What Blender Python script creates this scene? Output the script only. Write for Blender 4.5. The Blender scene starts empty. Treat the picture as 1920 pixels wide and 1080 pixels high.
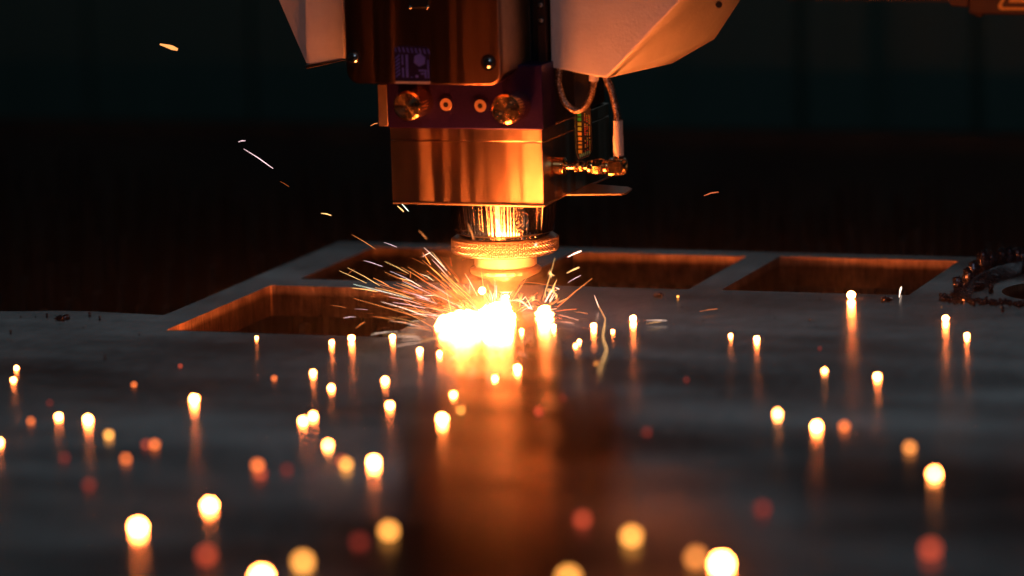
import bpy, bmesh, math, random
from mathutils import Vector, Matrix
R = math.radians
sc = bpy.context.scene
COL = sc.collection
sc.unit_settings.scale_length = 0.01          # one unit is one centimetre

# ------------------------------------------------------------------ camera
CAM = Vector((56.0792, -158.3627, 28.1076))
CR = Vector((0.944281, 0.327836, -0.029271)); CU = Vector((-0.026087, 0.163198, 0.986248)); CF = Vector((-0.328105, 0.930532, -0.162657))
FPX = 8000.0
cd = bpy.data.cameras.new('camera'); cam = bpy.data.objects.new('camera', cd); COL.objects.link(cam)
m = Matrix((CR, CU, -CF)).transposed().to_4x4(); m.translation = CAM; cam.matrix_world = m
cd.sensor_width = 36.0; cd.lens = 36.0 * FPX / 1920.0
cd.clip_start = 1.0; cd.clip_end = 3000.0
APERTURE = 2.7                                # entrance pupil in cm
cd.dof.use_dof = True; cd.dof.focus_distance = 168.5
cd.dof.aperture_fstop = (cd.lens / 10.0) / APERTURE
cd.dof.aperture_blades = 0
sc.camera = cam
# lens is in mm while one unit is 1 cm: the pupil Cycles uses is lens*0.001/(2*fstop) in units of metres
cd.dof.aperture_fstop = cd.lens * 1e-3 / APERTURE

# ------------------------------------------------------------------ world, lamps, exposure
W = bpy.data.worlds.new("World"); sc.world = W; W.use_nodes = True
bg = W.node_tree.nodes['Background']; bg.inputs[0].default_value = (0.45, 0.62, 0.70, 1); bg.inputs[1].default_value = 0.006

def look(o, tgt):
    o.rotation_euler = (Vector(tgt) - o.location).to_track_quat('-Z', 'Y').to_euler()
def area(name, loc, tgt, sx, sy, power, col):
    l = bpy.data.lights.new(name, 'AREA'); l.shape = 'RECTANGLE'; l.size = sx; l.size_y = sy
    l.energy = power; l.color = col
    o = bpy.data.objects.new(name, l); COL.objects.link(o); o.location = loc; look(o, tgt); return o
area('workshop_lamp_front', (95, -190, 150), (0, 0, 8), 80, 60, 32000, (0.70, 0.85, 1.0))
area('workshop_lamp_back', (-60, 330, 72), (0, -20, 0), 260, 50, 6600, (0.66, 0.84, 0.95))

area('added_wall_tint_light', (0, 66, 24), (0, 78, 12), 260, 3, 900, (0.62, 0.92, 0.85))  # unseen greenish strip light, added to tint the top of the wall
sc.view_settings.view_transform = 'Standard'; sc.view_settings.look = 'None'
sc.view_settings.exposure = 0.0; sc.view_settings.gamma = 1.0
sc.cycles.use_denoising = True
sc.cycles.denoiser = 'OPENIMAGEDENOISE'
sc.cycles.use_adaptive_sampling = False
sc.cycles.max_bounces = 6; sc.cycles.diffuse_bounces = 3; sc.cycles.glossy_bounces = 4
sc.cycles.sample_clamp_indirect = 12.0
sc.cycles.caustics_reflective = False; sc.cycles.caustics_refractive = False
sc.cycles.use_light_tree = True

# ------------------------------------------------------------------ picture geometry helpers (world points from photo measurements)
def ray(px, py): return CF + CR * ((px - 960) / FPX) - CU * ((py - 540) / FPX)
def on_z(px, py, z=0.0):
    d = ray(px, py); return CAM + d * ((z - CAM.z) / d.z)
def on_y(px, py, y):
    d = ray(px, py); return CAM + d * ((y - CAM.y) / d.y)
def at_depth(px, py, dep): return CAM + ray(px, py) * dep
def depth(p): return (p - CAM).dot(CF)

# ------------------------------------------------------------------ materials
def mat(name): 
    m = bpy.data.materials.new(name); m.use_nodes = True
    nt = m.node_tree; return m, nt, nt.nodes['Principled BSDF']
def noise(nt, scale, detail=4, coords='Object', stretch=(1, 1, 1), rough=0.55):
    tc = nt.nodes.new('ShaderNodeTexCoord'); mp = nt.nodes.new('ShaderNodeMapping'); mp.inputs['Scale'].default_value = stretch
    n = nt.nodes.new('ShaderNodeTexNoise'); n.inputs['Scale'].default_value = scale; n.inputs['Detail'].default_value = detail
    n.inputs['Roughness'].default_value = rough
    nt.links.new(tc.outputs[coords], mp.inputs[0]); nt.links.new(mp.outputs[0], n.inputs[0]); return n
def ramp(nt, src, a, b, c0, c1):
    r = nt.nodes.new('ShaderNodeValToRGB'); r.color_ramp.elements[0].position = a; r.color_ramp.elements[1].position = b
    r.color_ramp.elements[0].color = (*c0, 1) if len(c0) == 3 else c0; r.color_ramp.elements[1].color = (*c1, 1) if len(c1) == 3 else c1
    nt.links.new(src, r.inputs[0]); return r
def mrange(nt, src, a, b, lo, hi):
    r = nt.nodes.new('ShaderNodeMapRange'); r.inputs[1].default_value = a; r.inputs[2].default_value = b
    r.inputs[3].default_value = lo; r.inputs[4].default_value = hi; nt.links.new(src, r.inputs[0]); return r
def bump(nt, bs, srcs, strength, dist):
    prev = None
    for s, st, d in zip(srcs, strength, dist):
        b = nt.nodes.new('ShaderNodeBump'); b.inputs['Strength'].default_value = st; b.inputs['Distance'].default_value = d
        nt.links.new(s, b.inputs['Height'])
        if prev: nt.links.new(prev.outputs[0], b.inputs['Normal'])
        prev = b
    nt.links.new(prev.outputs[0], bs.inputs['Normal'])
def brushed_bands(m, scale, dist):          # slow waviness across the grain, so light breaks into upright streaks
    nt = m.node_tree; bs = nt.nodes['Principled BSDF']; n = noise(nt, scale, 3, stretch=(1, 1, .04)); b = nt.nodes.new('ShaderNodeBump')
    b.inputs['Strength'].default_value = 1; b.inputs['Distance'].default_value = dist; nt.links.new(n.outputs[0], b.inputs['Height'])
    if bs.inputs['Normal'].links: nt.links.new(bs.inputs['Normal'].links[0].from_socket, b.inputs['Normal'])
    nt.links.new(b.outputs[0], bs.inputs['Normal'])
def metal(name, c0, c1, r0, r1, scale=3.0, stretch=(1, 1, 1), metallic=1.0, aniso=0.0, tangent=None, bumps=None):
    m, nt, bs = mat(name)
    n = noise(nt, scale, 6, stretch=stretch)
    bs.inputs['Metallic'].default_value = metallic
    nt.links.new(ramp(nt, n.outputs[0], 0.3, 0.7, c0, c1).outputs[0], bs.inputs['Base Color'])
    n2 = noise(nt, scale * 2.3, 5, stretch=stretch)
    nt.links.new(mrange(nt, n2.outputs[0], 0.3, 0.7, r0, r1).outputs[0], bs.inputs['Roughness'])
    if aniso:
        bs.inputs['Anisotropic'].default_value = aniso
        if tangent:
            t = nt.nodes.new('ShaderNodeTangent'); t.direction_type = 'RADIAL'; t.axis = tangent
            nt.links.new(t.outputs[0], bs.inputs['Tangent'])
            bs.inputs['Anisotropic Rotation'].default_value = 0.25      # brushed so that highlights run across the grain
    if bumps:
        nb = noise(nt, bumps[0], 4, stretch=bumps[3] if len(bumps) > 3 else (1, 1, 1))
        bump(nt, bs, [nb.outputs[0]], [bumps[1]], [bumps[2]])
    return m

# mill-scaled steel of the sheet being cut
M = {}
def plate_mat():
    m, nt, bs = mat('mill_scale_steel')
    bs.inputs['Metallic'].default_value = 0.86; bs.inputs['Specular IOR Level'].default_value = 0.25
    big = noise(nt, 0.07, 5, stretch=(.7, 1.7, 1), rough=.5); fine = noise(nt, 2.2, 8, stretch=(1, .35, 1), rough=0.7); mid = noise(nt, 0.16, 6, stretch=(.5, 1.8, 1), rough=.65)
    tc = nt.nodes.new('ShaderNodeTexCoord')
    mix = nt.nodes.new('ShaderNodeMath'); mix.operation = 'ADD'
    h = nt.nodes.new('ShaderNodeMath'); h.operation = 'MULTIPLY'; h.inputs[1].default_value = 0.35
    nt.links.new(fine.outputs[0], h.inputs[0]); nt.links.new(big.outputs[0], mix.inputs[0]); nt.links.new(h.outputs[0], mix.inputs[1])
    nt.links.new(ramp(nt, mix.outputs[0], 0.52, 0.84, (0.010, 0.011, 0.012), (0.15, 0.156, 0.163)).outputs[0], bs.inputs['Base Color'])
    nt.links.new(ramp(nt, mix.outputs[0], 0.46, 0.84, (0.27, 0.275, 0.28), (1.0, 1.0, 1.0)).outputs[0], bs.inputs['Specular Tint'])
    nt.links.new(mrange(nt, mid.outputs[0], 0.32, 0.7, 0.12, 0.26).outputs[0], bs.inputs['Roughness'])
    f2 = noise(nt, 14, 5); 
    sc1 = noise(nt, 60, 2, stretch=(1, .012, 1), rough=.8); sc2 = noise(nt, 45, 2, stretch=(.02, 1, 1), rough=.8)
    s1 = mrange(nt, sc1.outputs[0], .66, .74, 0, 1); s2 = mrange(nt, sc2.outputs[0], .68, .76, 0, 1)
    sm = nt.nodes.new('ShaderNodeMath'); sm.operation = 'ADD'; nt.links.new(s1.outputs[0], sm.inputs[0]); nt.links.new(s2.outputs[0], sm.inputs[1])
    bump(nt, bs, [f2.outputs[0], fine.outputs[0], big.outputs[0], sm.outputs[0]], [0.25, 0.06, 0.07, 0.12], [0.004, 0.02, 0.2, -0.004])
    return m
M['plate'] = plate_mat()
def cut_mat():
    m, nt, bs = mat('laser_cut_edge'); bs.inputs['Metallic'].default_value = 0.85
    a = noise(nt, 9, 5, stretch=(1, 1, .12), rough=.65); b = noise(nt, 1.1, 4); tc = nt.nodes.new('ShaderNodeTexCoord'); sx = nt.nodes.new('ShaderNodeSeparateXYZ')
    nt.links.new(tc.outputs['Object'], sx.inputs[0])
    zz = mrange(nt, sx.outputs[2], -0.42, -0.22, 0.0, 1.0)      # smooth entry zone over rough drag lines
    mx = nt.nodes.new('ShaderNodeMath'); mx.operation = 'MULTIPLY'; nt.links.new(a.outputs[0], mx.inputs[0]); nt.links.new(b.outputs[0], mx.inputs[1])
    r0 = ramp(nt, mx.outputs[0], 0.12, 0.42, (0.03, 0.018, 0.012), (0.20, 0.13, 0.085)); r1 = ramp(nt, mx.outputs[0], 0.1, 0.4, (0.20, 0.14, 0.10), (0.62, 0.48, 0.36))
    mc = nt.nodes.new('ShaderNodeMix'); mc.data_type = 'RGBA'; nt.links.new(zz.outputs[0], mc.inputs[0]); nt.links.new(r0.outputs[0], mc.inputs[6]); nt.links.new(r1.outputs[0], mc.inputs[7])
    nt.links.new(mc.outputs[2], bs.inputs['Base Color']); bs.inputs['Roughness'].default_value = .45
    bump(nt, bs, [a.outputs[0], b.outputs[0]], [0.9, .6], [0.05, .15]); return m
M['cut'] = cut_mat()
M['slat'] = metal('scorched_slat_steel', (0.012, 0.009, 0.007), (0.04, 0.028, 0.02), 0.5, 0.7, 1.2, metallic=0.0, bumps=(3, 0.5, 0.05))
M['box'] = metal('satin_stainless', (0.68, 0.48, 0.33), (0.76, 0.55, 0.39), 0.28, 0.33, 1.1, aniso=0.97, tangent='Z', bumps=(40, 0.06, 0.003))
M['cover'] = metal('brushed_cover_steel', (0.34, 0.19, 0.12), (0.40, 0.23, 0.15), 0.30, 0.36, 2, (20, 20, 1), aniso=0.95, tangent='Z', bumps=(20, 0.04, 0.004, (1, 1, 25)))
brushed_bands(M['box'], 0.30, 0.42); brushed_bands(M['cover'], 0.35, 0.4)
M['tan'] = metal('tan_brushed_steel', (0.55, 0.44, 0.33), (0.66, 0.54, 0.42), 0.36, 0.46, 2, bumps=(20, 0.1, 0.01))
M['polish'] = metal('polished_steel', (0.62, 0.55, 0.48), (0.75, 0.68, 0.60), 0.10, 0.15, 3, aniso=0.9, tangent='Z')
M['steel'] = metal('turned_steel', (0.62, 0.55, 0.46), (0.80, 0.72, 0.60), 0.36, 0.42, 5)
M['copper'] = metal('nozzle_copper', (0.92, 0.70, 0.50), (0.97, 0.80, 0.62), 0.52, 0.6, 4)
M['satin'] = metal('satin_screw_steel', (0.62, 0.48, 0.36), (0.70, 0.55, 0.42), 0.5, 0.58, 5)
M['turned'] = metal('circular_turned_brass', (0.66, 0.44, 0.24), (0.74, 0.50, 0.28), 0.24, 0.28, 3, aniso=0.9, tangent='Y')
M['brass'] = metal('gold_plated_brass', (0.80, 0.50, 0.22), (0.95, 0.66, 0.34), 0.12, 0.2, 6)
M['purple'] = metal('purple_anodised_aluminium', (0.022, 0.008, 0.075), (0.03, 0.012, 0.095), 0.34, 0.42, 8, metallic=0.55, bumps=(60, 0.08, 0.005))
M['dark'] = metal('dark_anodised', (0.02, 0.018, 0.02), (0.03, 0.027, 0.03), 0.35, 0.5, 4, metallic=0.3)
M['chrome'] = metal('zinc_screw', (0.55, 0.58, 0.6), (0.7, 0.72, 0.75), 0.12, 0.2, 8)
M['black'] = metal('black_plastic', (0.012, 0.013, 0.014), (0.02, 0.021, 0.022), 0.3, 0.4, 8, metallic=0.0)
M['beam'] = metal('red_brown_beam_paint', (0.035, 0.011, 0.008), (0.05, 0.016, 0.01), 0.5, 0.6, 3, metallic=0.0)
M['wall'] = metal('green_grey_sheet', (0.040, 0.086, 0.080), (0.066, 0.130, 0.120), 0.5, 0.7, 0.05, (1, 1, .4), metallic=0.1)
M['floor'] = metal('dark_machine_floor', (0.02, 0.018, 0.015), (0.05, 0.04, 0.03), 0.6, 0.9, 0.2, metallic=0.0)
M['slag'] = metal('slag_crust', (0.03, 0.03, 0.045), (0.17, 0.18, 0.24), 0.15, 0.3, 3, metallic=0.8, bumps=(4, 0.5, 0.06))
M['sleeve'] = metal('white_heatshrink', (0.72, 0.68, 0.62), (0.78, 0.74, 0.68), 0.4, 0.5, 4, metallic=0.0)
def paint_mat():
    m, nt, bs = mat('white_textured_powder_coat')
    n = noise(nt, 1.3, 4); nt.links.new(ramp(nt, n.outputs[0], 0.3, 0.7, (0.66, 0.66, 0.68), (0.74, 0.74, 0.76)).outputs[0], bs.inputs['Base Color'])
    bs.inputs['Roughness'].default_value = 0.42
    a = noise(nt, 9, 3); b = noise(nt, 26, 2); bump(nt, bs, [a.outputs[0], b.outputs[0]], [0.35, 0.3], [0.05, 0.02]); return m
M['paint'] = paint_mat()
def ceramic_mat():
    m, nt, bs = mat('white_ceramic'); n = noise(nt, 3, 3)
    nt.links.new(ramp(nt, n.outputs[0], 0.3, 0.7, (0.80, 0.74, 0.60), (0.86, 0.80, 0.66)).outputs[0], bs.inputs['Base Color']); bs.inputs['Roughness'].default_value = 0.3; return m
M['ceramic'] = ceramic_mat()
def braid_mat():
    m, nt, bs = mat('clear_jacket_over_braid')
    bs.inputs['Metallic'].default_value = 0.9; bs.inputs['Roughness'].default_value = 0.3
    bs.inputs['Coat Weight'].default_value = 0.6; bs.inputs['Coat Roughness'].default_value = 0.1
    v = nt.nodes.new('ShaderNodeTexVoronoi'); v.inputs['Scale'].default_value = 14
    tc = nt.nodes.new('ShaderNodeTexCoord'); nt.links.new(tc.outputs['Object'], v.inputs[0])
    nt.links.new(ramp(nt, v.outputs[0], 0.1, 0.6, (0.85, 0.72, 0.62), (0.25, 0.17, 0.13)).outputs[0], bs.inputs['Base Color'])
    bump(nt, bs, [v.outputs[0]], [0.8], [-0.03]); return m
M['braid'] = braid_mat()
def flat_mat(name, c, rough=0.4, metallic=0.0):
    m, nt, bs = mat(name); n = noise(nt, 6, 3)
    nt.links.new(ramp(nt, n.outputs[0], 0.3, 0.7, tuple(x * .88 for x in c), c).outputs[0], bs.inputs['Base Color'])
    bs.inputs['Roughness'].default_value = rough; bs.inputs['Metallic'].default_value = metallic; return m
M['yellow'] = flat_mat('sign_yellow', (0.80, 0.45, 0.10)); M['signdark'] = flat_mat('sign_dark', (0.06, 0.02, 0.015))
M['foil_blue'] = flat_mat('sticker_blue_foil', (0.16, 0.18, 0.95), 0.35, 0.3); M['foil_dark'] = flat_mat('sticker_dark_foil', (0.05, 0.03, 0.11), 0.3, 0.5)
M['foil_rim'] = flat_mat('sticker_bright_rim', (0.75, 0.62, 0.55), 0.4)
M['tape'] = flat_mat('dark_tape', (0.03, 0.03, 0.035), 0.25)
for k, c in dict(green=(0.05, 0.9, 0.2), lime=(0.6, 0.9, 0.1), gold=(1.0, 0.7, 0.1), red=(0.9, 0.12, 0.08), cyan=(0.2, 0.7, 0.5)).items():
    M['holo_' + k] = flat_mat('hologram_' + k, c, 0.3, 0.3)

EM = {}
def emit(col, s):
    key = (col, round(s, 3))
    if key in EM: return EM[key]
    m = bpy.data.materials.new('glowing_metal'); m.use_nodes = True; nt = m.node_tree
    nt.nodes.clear(); e = nt.nodes.new('ShaderNodeEmission'); o = nt.nodes.new('ShaderNodeOutputMaterial')
    e.inputs[0].default_value = (*col, 1); e.inputs[1].default_value = s; nt.links.new(e.outputs[0], o.inputs[0])
    EM[key] = m; return m

# ------------------------------------------------------------------ mesh helpers
class MB:
    def __init__(s): s.v = []; s.f = []
    def add(s, vs, fs):
        o = len(s.v); s.v += [tuple(v) for v in vs]; s.f += [tuple(i + o for i in f) for f in fs]; return s
    def box(s, x0, x1, y0, y1, z0, z1):
        return s.add([(x0,y0,z0),(x1,y0,z0),(x1,y1,z0),(x0,y1,z0),(x0,y0,z1),(x1,y0,z1),(x1,y1,z1),(x0,y1,z1)],
                     [(0,3,2,1),(4,5,6,7),(0,1,5,4),(1,2,6,5),(2,3,7,6),(3,0,4,7)])
    def prism(s, pts, vec):            # planar polygon swept along vec
        n = len(pts); a = [Vector(p) for p in pts]; b = [p + Vector(vec) for p in a]
        return s.add(a + b, [tuple(range(n))[::-1], tuple(range(n, 2*n))] + [(i, (i+1) % n, n + (i+1) % n, n + i) for i in range(n)])
    def lathe(s, prof, n=64, axis=None, org=(0,0,0), mod=None, cap=True):
        # prof: (radius, height) list; axis: direction vector
        ax = Vector(axis or (0,0,1)).normalized(); u = ax.orthogonal().normalized(); w = ax.cross(u); org = Vector(org)
        if ax == Vector((0,0,1)): u = Vector((1,0,0)); w = Vector((0,1,0))
        vs = []
        for r, h in prof:
            for i in range(n):
                t = 2*math.pi*i/n; rr = r * (1 + (mod(t, h) if mod else 0)); vs.append(org + ax*h + u*(rr*math.cos(t)) + w*(rr*math.sin(t)))
        fs = []
        for k in range(len(prof)-1):
            for i in range(n): fs.append((k*n+i, k*n+(i+1)%n, (k+1)*n+(i+1)%n, (k+1)*n+i))
        if cap: fs.append(tuple(range(n))[::-1]); fs.append(tuple((len(prof)-1)*n + i for i in range(n)))
        return s.add(vs, fs)
    def tube(s, pts, rad, n=8):
        pts = [Vector(p) for p in pts]; rads = rad if isinstance(rad, (list, tuple)) else [rad]*len(pts)
        vs = []; u = None
        for i, p in enumerate(pts):
            t = (pts[min(i+1, len(pts)-1)] - pts[max(i-1, 0)]).normalized()
            u = t.orthogonal().normalized() if u is None else (u - t*u.dot(t)).normalized()
            w = t.cross(u)
            for k in range(n):
                a = 2*math.pi*k/n; vs.append(p + (u*math.cos(a) + w*math.sin(a))*rads[i])
        fs = [(i*n+k, i*n+(k+1)%n, (i+1)*n+(k+1)%n, (i+1)*n+k) for i in range(len(pts)-1) for k in range(n)]
        fs += [tuple(range(n))[::-1], tuple((len(pts)-1)*n + k for k in range(n))]
        return s.add(vs, fs)
    def build(s, name, m, parent=None, smooth=None, bevel=0, seg=2):
        me = bpy.data.meshes.new(name); me.from_pydata(s.v, [], s.f)
        bm = bmesh.new(); bm.from_mesh(me); bmesh.ops.recalc_face_normals(bm, faces=bm.faces); bm.to_mesh(me); bm.free()
        o = bpy.data.objects.new(name, me); COL.objects.link(o)
        if m: me.materials.append(M[m] if isinstance(m, str) else m)
        if parent: o.parent = parent
        if smooth is not None:
            me.polygons.foreach_set('use_smooth', [True]*len(me.polygons)); me.set_sharp_from_angle(angle=R(smooth))
        if bevel:
            b = o.modifiers.new('bevel', 'BEVEL'); b.width = bevel; b.segments = seg; b.limit_method = 'ANGLE'; b.angle_limit = R(35)
            me.polygons.foreach_set('use_smooth', [True]*len(me.polygons)); me.set_sharp_from_angle(angle=R(50))
        me.update(); return o
def tag(o, label=None, cat=None, group=None, kind=None):
    for k, v in (('label', label), ('category', cat), ('group', group), ('kind', kind)):
        if v: o[k] = v
    return o
def empty(name, loc=(0,0,0)):
    o = bpy.data.objects.new(name, None); COL.objects.link(o); o.location = loc; return o
random.seed(7)

# ------------------------------------------------------------------ setting: floor, far wall
tag(MB().add([(-400,-300,-14),(500,-300,-14),(500,330,-14),(-400,330,-14)], [(0,1,2,3)]).build('floor', 'floor'), kind='structure')
wb = MB(); x = -260; pts = []
while x < 320:
    pts += [(x, 78), (x+4, 78), (x+5, 76.6), (x+8.5, 76.6), (x+9.5, 78)]; x += 9.5 + 3*random.random()
vs = [(px_, py_, z) for z in (-14, 11) for px_, py_ in pts]; n = len(pts)
wb.add(vs, [(i, i+1, n+i+1, n+i) for i in range(n-1)])
tag(wb.build('wall', 'wall'), kind='structure')

tag(MB().box(-260, 330, 50, 51.5, -13.9, 0.2).build('shade_strip', 'floor', bevel=.3), 'low dark strip added to give the shade behind the slat bed', 'shade strip')  # dark strip added as shade behind the slats, hides their outline against the wall
# ------------------------------------------------------------------ cut sheet with rectangular cut-outs
TH = 1.25
def sheet():
    outer = [(-12.3,-6.0),(-12.25,-5.0),(-12.3,4),(-12.25,13.0),(-3,12.9),(8,12.95),(40,13.0),(60,13.0),(60,-75),(-60,-75),(-60,-8.5),(-40,-7.2),(-26,-6.6),(-21,-6.5),(-18.5,-6.15),(-17,-5.75),(-15.6,-5.65),(-14.2,-5.8)]
    def rrect(x0,x1,y0,y1,r=0.12):
        p=[]
        for cx,cy,a0 in ((x1-r,y1-r,0),(x0+r,y1-r,90),(x0+r,y0+r,180),(x1-r,y0+r,270)):
            for k in range(4): a=R(a0+30*k); p.append((cx+r*math.cos(a),cy+r*math.sin(a)))
        return p
    holes = [rrect(-10.8,-1.65,-9.2,1.5), rrect(-10.2,-2.5,3.2,11.7), rrect(-1.1,6.6,3.25,11.7), rrect(7.95,15.65,3.3,11.9)]
    holes.append([(21.6+2.6*math.cos(2*math.pi*k/48), 5.3+2.6*math.sin(2*math.pi*k/48)) for k in range(48)])
    bm = bmesh.new(); 
    loops = []
    for lp in [outer]+holes:
        vs=[bm.verts.new((x,y,0)) for x,y in lp]; loops.append([bm.edges.new((vs[i],vs[(i+1)%len(vs)])) for i in range(len(vs))])
    es=[e for l in loops for e in l]
    bmesh.ops.triangle_fill(bm, edges=es, use_beauty=True, use_dissolve=False)
    top=list(bm.faces)
    bedges=[e for e in bm.edges if len(e.link_faces)==1]
    side=[]
    ret=bmesh.ops.extrude_edge_only(bm, edges=bedges)
    nv=[g for g in ret['geom'] if isinstance(g,bmesh.types.BMVert)]
    for v in nv: v.co.z=-TH
    for f in bm.faces:
        f.material_index = 0 if f in top else 1
    bmesh.ops.recalc_face_normals(bm, faces=bm.faces)
    for f in top:
        if f.normal.z<0: f.normal_flip()
    me=bpy.data.meshes.new('steel_sheet'); bm.to_mesh(me); bm.free()
    me.materials.append(M['plate']); me.materials.append(M['cut'])
    o=bpy.data.objects.new('steel_sheet',me); COL.objects.link(o); return o
sheet_o = sheet()
tag(sheet_o, 'thick dark steel sheet with rectangular cut-outs lying under the nozzle', 'steel sheet')

# ------------------------------------------------------------------ support slats
bed = empty('slat_bed'); tag(bed, 'bed of toothed steel support slats below and behind the cut sheet', 'slat bed')
xs = [-13.2 - 4.6*k for k in range(0, 9)] + [-8.9, -5.2, -1.4, 2.6, 6.4, 10.2, 14.0, 17.6] + [21.4 + 4.2*k for k in range(0, 9)]
for x in sorted(xs):
    b = MB(); y = -20.0 if x > -13 else -5; ye = 47; p = [(y, -13.5)]
    yy = y
    while yy < ye:
        under = (yy < 13.2 and x > -12.6) or yy < -5.4
        tip = -TH - 0.02 if under else -TH + random.uniform(-0.9, 0.3)
        w = random.uniform(.35, .7)
        p += [(yy, -5.2), (yy + .5, tip), (yy + .5 + w, tip - random.uniform(0, .12) * (not under)), (yy + 1.1 + w, -5.2)]; yy += 2.2 + w
    p.append((yy, -13.5))
    b.prism([(x, a, c) for a, c in p], (0.28, 0, 0)); b.build('slat', 'slat', bed)

# ------------------------------------------------------------------ cutting head
head = empty('laser_cutting_head', (0, 0, 0.28))
tag(head, 'laser cutting head with white housing, copper nozzle and knurled ring above the sheet', 'cutting head')
off = Vector((0, 0, 0.28))
def P(b, name, m, parent=None, **k):
    o = b.build(name, m, None, **k)
    par = parent or head
    o.parent = par; o.matrix_parent_inverse = Matrix.Translation(-off) if par is head else Matrix()
    return o
# nozzle
tip = P(MB().lathe([(0.10,0.30),(0.34,0.28),(0.42,0.34),(0.50,0.55),(0.72,0.78),(1.30,1.04),(1.40,1.10),(1.41,1.22),(1.33,1.29),(1.05,1.31)], 96,
   mod=lambda t,h: (0.012*math.copysign(1, math.sin(48*t)) if 1.03 < h < 1.25 else 0)), 'nozzle_tip', 'copper', smooth=50)
P(MB().lathe([(1.10,1.31),(1.17,1.33),(1.25,1.40),(1.25,1.95)], 96), 'ceramic_collar', 'ceramic', smooth=40)
# knurled ring
nu, nv = 76*6, 20; b = MB(); vs = []; z0, z1 = 1.93, 2.50; rr = 2.12
for j in range(nv+1):
    for i in range(nu):
        u = 76*i/nu; v = 4.4*j/nv
        a = abs((u+v) % 1 - .5)*2; c = abs((u-v) % 1 - .5)*2
        h = 0.085*min(1, 1.35*min(a, c)) if 0 < j < nv else 0.015
        r_ = rr - 0.05 + h; t = 2*math.pi*i/nu; vs.append((r_*math.cos(t), r_*math.sin(t), z0 + (z1-z0)*j/nv))
fs = [(j*nu+i, j*nu+(i+1)%nu, (j+1)*nu+(i+1)%nu, (j+1)*nu+i) for j in range(nv) for i in range(nu)]
b.add(vs, fs); b.lathe([(2.07,1.93),(2.0,1.88),(1.2,1.88)], 96, cap=False); b.lathe([(2.07,2.50),(2.0,2.56),(1.7,2.57)], 96, cap=False)
P(b, 'knurled_ring', 'steel', smooth=28)
rng = random.Random(3); har = [(rng.randint(8, 130), rng.random()*6.28, rng.uniform(.3, 1)) for _ in range(22)]
def flute(t, h): return 0.0012*sum(a*math.sin(k*t+p) for k, p, a in har)
P(MB().lathe([(1.75,2.56),(1.82,2.60),(1.82,2.70),(1.96,2.74),(2.00,2.80),(2.02,3.0),(2.20,4.40)], 420, mod=lambda t,h: flute(t,h) if h > 2.72 else 0), 'nozzle_body', 'polish', smooth=60)
# nozzle block
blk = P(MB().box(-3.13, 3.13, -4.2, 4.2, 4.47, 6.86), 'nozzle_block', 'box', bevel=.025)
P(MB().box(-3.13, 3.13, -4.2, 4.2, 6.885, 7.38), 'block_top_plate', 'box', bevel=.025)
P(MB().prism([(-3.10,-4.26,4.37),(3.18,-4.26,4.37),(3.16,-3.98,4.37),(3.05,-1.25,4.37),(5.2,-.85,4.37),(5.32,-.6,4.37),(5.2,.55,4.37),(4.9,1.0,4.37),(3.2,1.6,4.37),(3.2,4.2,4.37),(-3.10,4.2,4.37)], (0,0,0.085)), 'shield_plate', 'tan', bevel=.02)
# purple adjuster block
P(MB().box(-3.12, 3.26, -4.4, -2.9, 7.395, 9.9), 'adjuster_block', 'purple', bevel=.03)
P(MB().box(-3.51, -3.125, -4.4, -3.2, 7.45, 9.07), 'side_bracket', 'tan', bevel=.02)
P(MB().box(-2.9, 3.0, -2.7, 4.1, 7.4, 15), 'inner_column', 'dark', bevel=.05)
def knob(x, z):
    y0 = -5.8
    b = MB().lathe([(0.50,0),(0.565,.05),(0.575,.1),(0.575,1.39)], 120, axis=(0,1,0), org=(x,y0,z), mod=lambda t,h: (0.02*math.copysign(1, math.sin(30*t)) if h > .08 else 0))
    k = P(b, 'knob', 'brass', smooth=30)
    # turned face: shallow radial facets catch the light as a fan
    f = MB(); n = 40; c = Vector((x, y0-.012, z)); rim = []
    for i in range(n):
        t = 2*math.pi*i/n; rim.append(Vector((x+.49*math.cos(t), y0-.012+(0.003 if i % 3 else -0.003), z+.49*math.sin(t))))
    f.add([c]+rim, [(0, 1+i, 1+(i+1) % n) for i in range(n)])
    fo = f.build('knob_face', 'turned'); fo.parent = k
def screw(x, y, z, r, m='steel', dome=False):
    b = MB()
    pr = [(r,0.10),(r,0.02),(r*.9,-0.03)]
    if dome: pr = [(r,0.06),(r*.97,-.02),(r*.8,-.11),(r*.5,-.16)]
    n = 48
    b.lathe(pr + [(r*.42, pr[-1][1]-.001)], n, axis=(0,1,0), org=(x,y,z), cap=False)
    b.lathe([(r*.42, pr[-1][1]-.001),(r*.40, pr[-1][1]+.1)], 6, axis=(0,1,0), org=(x,y,z), cap=True)
    s = P(b, 'screw', m, smooth=35)
    if not dome: so_ = MB().lathe([(r*.40, pr[-1][1]-.004),(r*.38, pr[-1][1]+.02)], 6, axis=(0,1,0), org=(x,y,z)).build('socket_shade', 'dark'); so_.parent = s  # dark hexagon laid over the recess as painted shade
    w = MB().lathe([(r*1.28,.0),(r*1.28,-.012),(r*1.05,-.012)], 40, axis=(0,1,0), org=(x,y,z)); wo = w.build('washer', 'purple' if m == 'satin' else 'dark'); wo.parent = s
knob(-1.78, 8.43); knob(2.22, 8.35)
screw(-0.68, -4.42, 8.33, .26, 'satin'); screw(0.73, -4.42, 8.30, .26, 'satin')
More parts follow.
